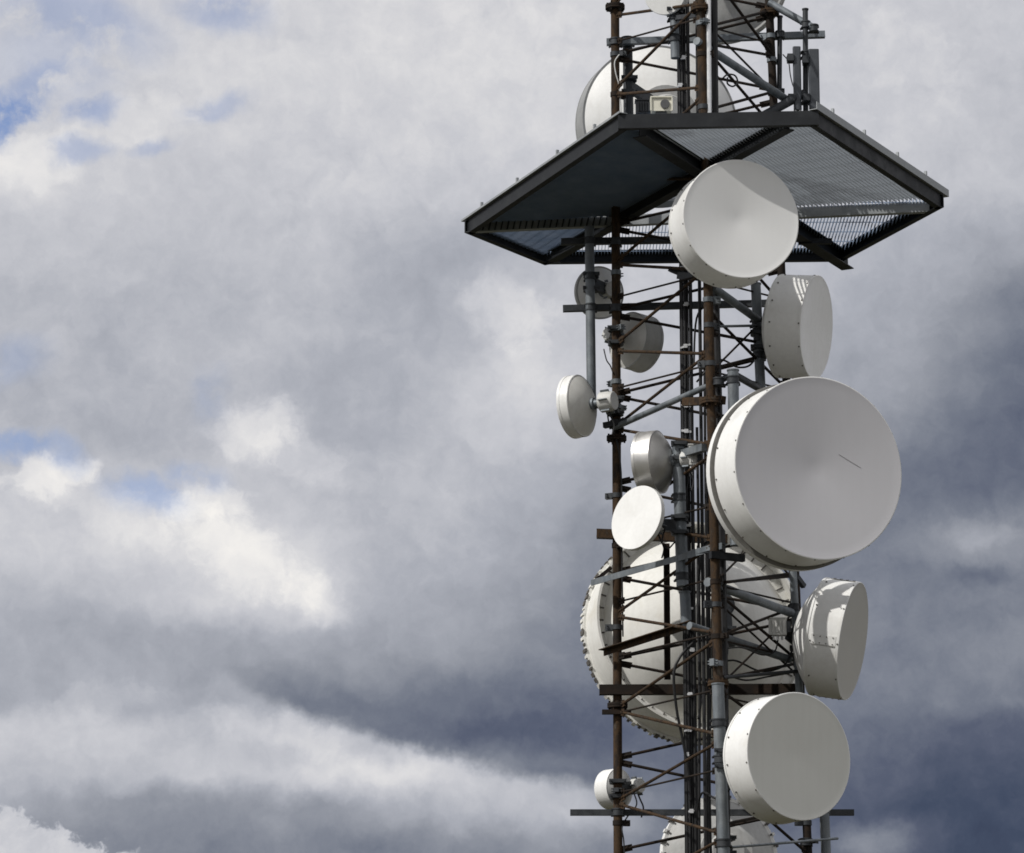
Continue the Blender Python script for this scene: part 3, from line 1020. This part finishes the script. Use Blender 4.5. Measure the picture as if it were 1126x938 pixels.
# drums that face the viewer
dish('white drum dish in front of the platform joists, topmost of the fully seen round faces', 815, 240.5, -2.00, 0.315, 0.236, True, 66.5, 50,
     ('radome', 'white', 'white'), depth=0.28, cone=0.085, flange=(1.012, 0.02), rivets=16, mount=(800, 262, -1.0))
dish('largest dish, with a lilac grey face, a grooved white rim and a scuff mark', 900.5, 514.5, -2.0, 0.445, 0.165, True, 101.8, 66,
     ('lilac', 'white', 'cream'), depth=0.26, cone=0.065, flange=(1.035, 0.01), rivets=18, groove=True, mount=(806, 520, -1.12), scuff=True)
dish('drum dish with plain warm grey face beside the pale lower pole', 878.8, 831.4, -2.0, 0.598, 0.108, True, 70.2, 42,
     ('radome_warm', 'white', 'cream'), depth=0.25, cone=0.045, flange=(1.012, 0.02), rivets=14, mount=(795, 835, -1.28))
dish('cream drum dish seen side on under the right half of the platform', 898, 360, -0.35, 0.95, -0.03, True, 57, 39,
     ('white', 'white', 'cream'), depth=0.30, cone=0.04, flange=(1.01, 0.02), rivets=14, mount=(834, 375, -0.1))
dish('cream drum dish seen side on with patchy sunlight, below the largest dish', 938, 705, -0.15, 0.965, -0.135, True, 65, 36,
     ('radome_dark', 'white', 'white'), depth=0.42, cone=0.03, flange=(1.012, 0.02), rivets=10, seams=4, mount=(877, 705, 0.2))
dish('small bright white flat faced dish hung before the left mast leg', 699.8, 568.9, -0.85, -0.66, 0.29, True, 36.5, 4,
     ('white', 'white', 'greydish'), depth=0.35, cone=0.02, flange=(1.0, 0.012), rivets=0, radome='flat', mount=(747, 578, -0.6), odu=(0.07, 0.10), lip=False)
# dishes seen from the side or from behind
dish('small dull metal dish seen from the side, just above the bright white flat dish', 706.5, 510, -0.5, -0.93, -0.10, False, 35, 20,
     ('alu', 'alu', 'alu'), depth=0.42, flange=(1.0, 0.004), rivets=0, radome='flat', mount=(747, 497, -0.6), odu=(0.075, 0.10))
dish('thin white dish jutting out furthest left under the platform', 628, 448, 0.40, -0.88, -0.14, False, 34.5, 13,
     ('white', 'white', 'cream'), depth=0.36, flange=(0.99, 0.004), rivets=0, radome='flat', mount=(677, 447, 0.46), odu=(0.10, 0.15))
dish('small grey backed dish half hidden by the upper left pole and mast leg', 657, 322.5, 1.05, -0.45, -0.12, False, 28.5, 5,
     ('white', 'greydish', 'white'), depth=0.3, flange=(1.03, 0.012), rivets=0, radome='flat', mount=(650, 311, 0.55), odu=(0.085, 0.10))
dish('grey drum dish facing away behind the left leg, below the small round one', 709, 379, 0.95, 0.75, -0.22, False, 31.5, 24,
     ('greydish', 'greydish', 'cream'), depth=0.35, flange=(1.0, 0.004), rivets=0, radome='flat', mount=(677, 370, 0.52), odu=(0.07, 0.09))
dish('huge cream dish seen from behind, with a bolted rim, in the middle of the mast', 756, 703, 1.9, -0.33, -0.33, False, 119, 46,
     ('cream', 'cream', 'cream'), depth=0.66, flange=(1.0, 0.02), rivets=0, radome='flat', seg_bolts=110, recess=0.13, mount=(800, 700, 0.9))
dish('large white dish seen from behind above the platform edge', 718, 143, 2.0, -0.27, -0.26, False, 88, 30,
     ('white', 'rim_grey', 'white'), hubr=0.34, depth=0.30, flange=(1.0, 0.006), rivets=0, radome='flat', mount=(692, 95, 0.66))
dish('grey dish in shade cut off by the upper picture edge', 797, -22, 1.5, 0.22, -0.22, False, 72, 12,
     ('greydish', 'greydish', 'greydish'), depth=0.26, flange=(1.0, 0.02), rivets=0, radome='flat')
dish('smallest white dish with rounded front, behind the left leg near the lower picture edge', 669, 868.5, 0.95, -0.75, -0.1, False, 22, 16,
     ('white', 'white', 'greydish'), depth=0.4, cone=0.35, flange=(1.0, 0.004), rivets=0, radome='dome', mount=(679, 868, 0.52), odu=(0.075, 0.10), lip=False)
dish('white dish seen from behind at the lower picture edge, between pale pole and black cables', 787, 944, 2.0, -0.3, -0.2, False, 64, 14,
     ('white', 'white', 'greydish'), hubr=0.4, depth=0.3, flange=(1.03, 0.03), rivets=0, radome='flat', seg_bolts=32, mount=(800, 930, 0.9))
dish('small white dish by the top picture edge left of the near leg', 731, -8, -0.5, -0.35, 0.1, True, 24, 14,
     ('white', 'white', 'greydish'), depth=0.3, cone=0.02, flange=(1.0, 0.01), rivets=0, radome='flat', mount=(742, 5, -0.4))

# ------------------------------------------------------------------ mounting poles and arms
PG = 'galvanised dish mounts'


def clamp(mb, p, r, mi=0):
    mb.tube(p - Z * 0.035, p + Z * 0.035, r + 0.003, 14, mi=mi)
    for dz in (-0.028, 0.028):
        mb.tube(p + Z * (dz - 0.006), p + Z * (dz + 0.006), r + 0.009, 14, mi=mi)
        mb.box(p + Z * dz + Yv * (r + 0.012), X * (r + 0.018), Yv * 0.010, Z * 0.008, mi)
        for sx in (-1, 1):
            mb.tube(p + Z * dz + X * (sx * (r + 0.008)) + Yv * (r + 0.05), p + Z * dz + X * (sx * (r + 0.008)) - Yv * r * 0.3, 0.005, 6, mi=mi)


def mount(label, poles, arms, clamps, name='dish_mount', cat='mount'):
    root = thing(name, label, cat, at(*poles[0][1]), PG)
    for (a, b, w, m) in poles:
        mb = MB()
        ptube(mb, a, b, w, 18)
        A, Bp = at(*a), at(*b)
        rr = w / 2 * mpp(A)
        d = (A - Bp).normalized()
        mb.tube(A, A + d * 0.012, rr + 0.006, 18)
        mb.build('pole', M[m], root)
    for (a, b, w, m, kind) in arms:
        mb = MB()
        if kind == 'pipe':
            ptube(mb, a, b, w, 14)
        elif kind == 'angle':
            A, Bp = at(*a), at(*b)
            s_ = mpp(A)
            mb.angle(A, Bp, w * s_, 0.008)
        else:
            pbeam(mb, a, b, w, w)
        mb.build('arm', M[m], root)
    for (p, r) in clamps:
        mb = MB()
        clamp(mb, at(*p), r)
        mb.build('clamp', M['galv_dark'], root)
    return root


mount('upper left vertical pole on two long horizontal arms under the platform', [((648, 251, 0.48), (650.5, 446, 0.48), 10.5, 'galv')],
      [((617, 266, 0.62), (862, 262, 0.62), 7, 'galv_dark', 'box'), ((619, 339.5, 0.62), (866, 333, 0.62), 7, 'galv_dark', 'box')],
      [((648.3, 265, 0.48), 0.045), ((649.5, 338, 0.48), 0.045), ((649, 304, 0.48), 0.045), ((677, 266, 0.5), 0.045), ((677, 339, 0.5), 0.045)])
mount('grey pole behind the side on dish that hangs under the platform', [((831, 313, -0.1), (836.5, 428, -0.1), 11, 'galv')],
      [((784, 316, -1.0), (834, 352, -0.1), 9, 'galv', 'pipe'), ((788, 359, -0.98), (834, 358, -0.1), 3, 'galv', 'pipe'), ((806, 411, -1.1), (836, 428, -0.12), 8, 'galv_dark', 'pipe')],
      [((832.5, 355, -0.1), 0.048), ((835, 391, -0.1), 0.048)])
mount('short pole behind the largest dish with a pale arm sloping to the left leg', [((806, 408, -1.12), (809, 600, -1.12), 12.5, 'galv')],
      [((676, 470, 0.40), (806, 412, -1.0), 7, 'galv', 'pipe'), ((794, 600, -1.15), (650, 641, 0.42), 7, 'galv', 'angle')],
      [((790, 420, -1.06), 0.05), ((678, 466, 0.47), 0.05), ((806, 418, -1.12), 0.052)])
mount('central pale pole that holds the bright white flat dish', [((745.5, 488, -0.6), (750.5, 645, -0.6), 13.5, 'galv')],
      [((748, 500, -0.6), (775, 492, -1.0), 8, 'galv', 'box'), ((749, 612, -0.6), (788, 601, -1.1), 6, 'galv', 'box')],
      [((747, 547, -0.6), 0.056), ((749, 570, -0.6), 0.056), ((750, 634, -0.6), 0.056)])
mount('short grey pole stub below the central pale pole with two sloping pipes', [((753, 652, -0.5), (755, 692, -0.5), 12, 'galv')],
      [((758, 688, -0.72), (868, 725, 0.15), 9, 'galv', 'pipe'), ((778, 640, -1.05), (870, 674, 0.15), 10, 'galv', 'pipe'), ((664, 718, 0.42), (764, 686, -0.6), 7, 'rust', 'angle')],
      [((788, 645, -1.0), 0.05), ((789, 699, -1.0), 0.05)])
mount('thin dark pole behind the patchy sunlit side on dish', [((872, 628, 0.2), (879, 762, 0.2), 8.5, 'galv')],
      [((795, 745, -1.05), (878, 738, 0.2), 4, 'galv_dark', 'pipe'), ((876, 634, 0.22), (884, 645, 0.3), 5, 'galv_dark', 'box')],
      [((873.5, 668, 0.2), 0.04), ((877, 722, 0.2), 0.04)])
mount('tall pale pole in front of the near leg at the lower picture edge', [((789.5, 753, -1.3), (797.5, 985, -1.3), 13.5, 'galv')],
      [], [((790.5, 795, -1.3), 0.06), ((793, 835, -1.3), 0.06), ((796, 927, -1.3), 0.06)])
mount('long low crossarm that carries a short pole right of the mast', [((906.5, 894, 0.52), (910.5, 990, 0.52), 11, 'galv')],
      [((627, 893.5, 0.62), (939, 893.5, 0.62), 6.5, 'galv_dark', 'box'), ((800, 932, -0.9), (921, 922, 0.4), 3, 'galv', 'pipe')],
      [((679.5, 893, 0.5), 0.046), ((887, 893, 0.5), 0.046), ((886, 926, 0.48), 0.05)])
mount('upper crossarm over the platform with a thick dark pole at its left end', [((690, 47, 0.66), (691.5, 150, 0.66), 11, 'galv_dark'), ((857.5, 19, 0.52), (857, 106, 0.52), 5.5, 'galv_dark')],
      [((667, 46.5, 0.58), (907, 38, 0.58), 7, 'galv', 'box')],
      [((677, 46, 0.5), 0.05), ((690, 45, 0.62), 0.055), ((857.5, 38, 0.52), 0.035)])
mount('short hanging pipe with a dark open end by the top picture edge', [((740.5, -30, -0.4), (742.5, 64, -0.4), 10, 'galv')],
      [((742, 20, -0.4), (772, 16, -0.95), 5, 'galv_dark', 'box')], [((741.5, 18, -0.4), 0.05), ((742, 42, -0.4), 0.046)])
mount('sloping grey pipes that hold the panel antennas out to the right', [((885.5, 11, 0.30), (886, 128, 0.30), 6, 'galv_dark')],
      [((766, 45, -1.0), (864, 109, 0.3), 9, 'galv', 'pipe'), ((846, 3, 0.45), (897, 32, 0.28), 8, 'galv', 'pipe'), ((838, 128, 0.1), (884, 103, 0.3), 10, 'galv_dark', 'pipe')],
      [((886, 27, 0.3), 0.035), ((886, 60, 0.3), 0.035), ((886, 110, 0.3), 0.035), ((895, 31, 0.28), 0.035)])

# ------------------------------------------------------------------ panel antennas, radio boxes, lamp
def panel_antenna(label, px, y0, y1, Y, w, dth, m):
    A, Bp = at(px, y0, Y), at(px + 1.2, y1, Y)
    c = (A + Bp) / 2
    s_ = mpp(c)
    root = thing('panel_antenna', label, 'antenna', Bp, 'panel antennas by the right leg')
    h = (A - Bp).length / 2
    mb = MB()
    hw, hd, cv = w * s_ / 2, dth * s_ / 2, 0.012
    ring = [(-hw, hd), (-hw, -hd + cv), (-hw + cv, -hd), (hw - cv, -hd), (hw, -hd + cv), (hw, hd)]
    vs = []
    for sz in (-1, 1):
        for (a, b) in ring:
            vs.append(c + X * a + Yv * b + Z * (h * sz))
    k = len(ring)
    fs = [(i, (i + 1) % k, k + (i + 1) % k, k + i) for i in range(k)]
    fs += [tuple(reversed(range(k))), tuple(range(k, 2 * k))]
    mb.add(vs, fs)
    mb.build('casing', m, root)
    for t in (0.18, 0.82):
        mb = MB()
        p = A.lerp(Bp, t)
        mb.beam(p, p + X * (-(w / 2 + 7) * s_), 0.05, 0.04)
        mb.box(p - X * ((w / 2 + 3) * s_), X * 0.03, Yv * 0.05, Z * 0.035)
        mb.build('bracket', M['galv_dark'], root)
    for j in (-1, 1):
        mb = MB()
        p = Bp + X * (0.02 * j)
        mb.tube(p + Z * 0.01, p - Z * 0.05, 0.011, 8)
        mb.build('connector', M['zinc'], root)
    return root


panel_antenna('dark grey panel antenna, taller right one of the pair above the platform corner', 894.5, 55, 120, 0.22, 11.5, 8, M['panel'])
panel_antenna('narrow grey panel antenna, left one of the pair above the platform corner', 876, 52, 121, 0.25, 8.5, 7, M['panel'])

# lamp on the near edge of the platform
lp = at(727, 117, -1.9)
s_ = mpp(lp)
root = thing('floodlight', 'boxy cream floodlight with a round dark lens on the near platform edge', 'lamp', lp - Z * 0.1)
mb = MB()
mb.box(lp, X * (11 * s_), Yv * 0.06, Z * (7.5 * s_))
mb.box(lp + Z * (8.2 * s_), X * (12 * s_), Yv * 0.075, Z * 0.006)
for sx in (-1, 1):
    mb.box(lp + X * (sx * 11.6 * s_) - Yv * 0.066, X * 0.006, Yv * 0.008, Z * (7.6 * s_))
mb.build('housing', M['box'], root)
mb = MB()
mb.lathe(lp + X * (4 * s_) - Yv * 0.062, -Yv, [(5.2 * s_, 0), (5.2 * s_, 0.012), (4.2 * s_, 0.014), (0, 0.010)], 24)
mb.build('lens', M['lens'], root)
mb = MB()
mb.box(lp - Z * (9.5 * s_), X * (6 * s_), Yv * 0.05, Z * (2 * s_))
mb.build('foot', M['galv_dark'], root)


def radio_box(label, px, py, Y, w, h, dth, m):
    c = at(px, py, Y)
    s_ = mpp(c)
    root = thing('radio_box', label, 'radio box', c - Z * (h / 2 * s_), 'radio boxes')
    mb = MB()
    mb.box(c, X * (w / 2 * s_), Yv * (dth / 2 * s_), Z * (h / 2 * s_))
    mb.box(c + Z * (h / 2 * s_ + 0.006), X * (w / 2 * s_ + 0.008), Yv * (dth / 2 * s_ + 0.008), Z * 0.005)
    for k in range(4):
        mb.box(c + X * ((k - 1.5) * w / 5 * s_) - Yv * (dth / 2 * s_ + 0.006), X * 0.004, Yv * 0.006, Z * (h / 2.6 * s_))
    mb.build('housing', m, root)
    for k in (-1, 0, 1):
        mb = MB()
        p = c - Z * (h / 2 * s_) + X * (k * w / 4 * s_)
        mb.tube(p, p - Z * 0.04, 0.011, 8)
        mb.build('connector', M['zinc'], root)
    mb = MB()
    mb.box(c + X * (w / 2 * s_ + 0.02), X * 0.02, Yv * 0.05, Z * (h / 3 * s_))
    mb.build('bracket', M['galv_dark'], root)


radio_box('pale grey radio box beside the pole left of the patchy sunlit dish', 855, 690, -0.05, 19, 18, 10, M['odu'])
radio_box('upright pale radio box to the right of the central pole top', 762, 501, -0.72, 9, 22, 9, M['odu'])
radio_box('dark radio box on the platform behind the floodlight', 706, 119, -1.5, 14, 14, 12, M['beam'])

# ------------------------------------------------------------------ cables
cb = thing('cable_ladder', 'thick black run of cables on a ladder inside the mast', 'cable ladder', at(762, 938, -0.3))
top, bot = (749.5, -120, -0.30), (762, 1090, -0.38)
A, Bp = at(*top), at(*bot)
mpx = mpp(A)
for off in (-6.2, 6.2):
    mb = MB()
    o = X * (off * mpx)
    mb.beam(A + o, Bp + o, 0.012, 0.03, Yv)
    mb.build('rail', M['black'], cb)
for k, off in enumerate((-4.3, -1.5, 1.3, 4.2)):
    mb = MB()
    o = X * (off * mpx) - Yv * (0.02 + 0.01 * (k % 2))
    mb.tube(A + o, Bp + o, 0.0125, 10)
    mb.build('cable', M['black'], cb)
nz = 24
for k in range(nz):
    p = A.lerp(Bp, (k + 0.5) / nz)
    mb = MB()
    mb.beam(p - X * (6 * mpx) + Yv * 0.012, p + X * (6 * mpx) + Yv * 0.012, 0.02, 0.03)
    mb.build('rung', M['black'], cb)
for py in (12, 38, 78, 110, 182, 318, 358, 405, 470, 498, 545, 600, 655, 690, 735, 782, 820, 845, 905):
    t = (py + 120) / 1210.0
    p = A.lerp(Bp, t) - Yv * 0.04
    mb = MB()
    tl = random.uniform(-0.02, 0.03)
    x0_, x1_ = random.choice(((-7.0, -1.5), (-3.0, 3.0), (0.0, 5.5), (-6.5, 4.0)))
    mb.beam(p + X * (x0_ * mpx) - Z * tl * 0.5, p + X * (x1_ * mpx) + Z * tl, 0.03, random.uniform(0.012, 0.022))
    mb.box(p + X * ((x0_ + x1_) / 2 * mpx) + Z * tl * 0.25 - Yv * 0.014, X * 0.018, Yv * 0.012, Z * 0.018)
    mb.build('cable_clamp', M['zinc'], cb)


def cable(label, pts, w, m='black', name='feeder_cable'):
    mb = MB()
    P = [at(*p) for p in pts]
    mb.path(P, w / 2 * mpp(P[0]), 8)
    o = mb.build(name, M[m], None, P[-1])
    tag(o, label, 'cable', 'cables on the mast')
    return o


cable('thin black cable straight beside the thick cable run', [(766, -40, -0.45), (768, 200, -0.45), (770.5, 430, -0.5), (773, 650, -0.5), (775, 850, -0.5), (777, 1000, -0.5)], 4.0)
cable('black cable tight along the right side of the near leg below the platform', [(786, 150, -0.8), (787.5, 330, -0.84), (790, 430, -0.86), (793, 560, -0.9), (796, 700, -0.95), (799, 900, -1.0), (800, 1000, -1.0)], 8)
cable('black conduit beside the near leg above the platform', [(785, -60, -0.82), (785.5, 40, -0.82), (786.5, 140, -0.82), (786.8, 165, -0.82)], 8)
cable('silvery conduit rising beside the near leg above the platform', [(779, -60, -0.98), (779.5, 40, -0.98), (780, 130, -0.98)], 5, 'zinc')
cable('slack black cable curving down beside the cable run above the lower dish', [(764, 705, -0.5), (748, 722, -0.55), (741, 742, -0.55), (744, 780, -0.5), (750, 810, -0.45), (756, 845, -0.42), (759, 880, -0.42)], 3.2)
cable('thin cable dangling from the smallest dish along the left leg', [(697, 872, 0.9), (700, 885, 0.75), (690, 898, 0.6), (684, 910, 0.46), (686, 926, 0.46), (687, 960, 0.46)], 1.6)
cable('thin cable looping beside the pole above the right platform corner', [(861, 60, 0.5), (867, 68, 0.45), (869, 82, 0.4), (872, 94, 0.3), (877, 104, 0.22)], 1.3)
cable('thin cable drooping under the grey drum dish by the left leg', [(664, 384, 0.7), (667, 396, 0.65), (671, 402, 0.58), (674, 410, 0.45)], 1.5)
cable('thin pale cable along the left leg above the platform', [(681, 60, 0.44), (676, 68, 0.43), (677, 80, 0.43), (681, 96, 0.44), (683, 125, 0.45)], 1.4, 'odu')
cable('loop of black cable on the brace right of the near leg above the platform', [(795, 86, -0.7), (800, 82, -0.6), (808, 83, -0.5), (811, 90, -0.5), (806, 95, -0.55), (800, 92, -0.6), (800, 85, -0.62)], 2.0)
cable('thin black cable drooping across the mast beside the radio box', [(856, 699, -0.02), (852, 716, -0.1), (838, 720, -0.3), (815, 712, -0.7), (795, 714, -0.95)], 1.8)
cable('thin black cable sagging across the mast above the long crossbeam', [(800, 742, -0.9), (820, 748, -0.5), (845, 744, -0.1), (868, 740, 0.2)], 2.2)

bd2 = thing('cable_bundle', 'loose bundle of black cables down the middle of the lower mast behind the near leg', 'cables', at(775, 938, -0.2))
for k, (xt, xb, yt, yy) in enumerate([(766, 771, 470, -0.15), (778, 783, 520, -0.25), (782, 790, 560, 0.05), (769, 768, 600, -0.05), (759, 764, 620, 0.0), (775, 779, 300, 0.1)]):
    mb = MB()
    P = []
    for j in range(7):
        t = j / 6.0
        P.append(at(xt + (xb - xt) * t + random.uniform(-1.5, 1.5), yt + (1000 - yt) * t, yy))
    mb.path(P, 0.014, 8)
    mb.build('cable', M['black'], bd2)

FEED = [
    ('black feeder cable looping from the upper dish down to the cable run', [(800, 268, -1.0), (792, 300, -0.85), (780, 330, -0.6), (766, 350, -0.4), (763, 400, -0.4)], 2.4),
    ('black feeder cable from the dish under the right of the platform', [(838, 368, 0.0), (828, 398, 0.0), (812, 404, -0.2), (790, 396, -0.35), (766, 420, -0.38)], 2.2),
    ('black feeder cable drooping behind the largest dish', [(800, 520, -1.0), (794, 560, -0.9), (788, 590, -0.7), (774, 600, -0.45), (768, 640, -0.4)], 2.6),
    ('black feeder cable from the dull metal dish along the central pole', [(752, 500, -0.5), (757, 520, -0.48), (752, 560, -0.5), (757, 600, -0.48), (760, 650, -0.42)], 2.2),
    ('black drip loop below the bright white flat dish', [(731, 582, -0.72), (728, 596, -0.7), (735, 603, -0.65), (744, 596, -0.6), (753, 610, -0.5), (757, 650, -0.45)], 1.8),
    ('black feeder cable from the thin white dish along the left leg', [(668, 455, 0.42), (670, 466, 0.42), (676, 476, 0.42), (683, 520, 0.46), (684, 620, 0.46), (685, 700, 0.46)], 1.8),
    ('black feeder cable from the patchy sunlit dish sagging to the mast core', [(872, 712, 0.1), (862, 732, 0.05), (836, 738, -0.1), (806, 726, -0.3), (780, 735, -0.35)], 2.2),
    ('black feeder cable from the plain warm grey dish beside the pale lower pole', [(806, 850, -1.2), (802, 868, -1.05), (788, 878, -0.8), (772, 872, -0.5), (765, 900, -0.4)], 2.4),
    ('black feeder cable from the huge rear dish into the mast core', [(790, 690, 0.9), (800, 712, 0.7), (792, 742, 0.4), (776, 752, 0.1), (768, 790, -0.2)], 2.8),
]
for lab, pts, w in FEED:
    cable(lab, pts, w)
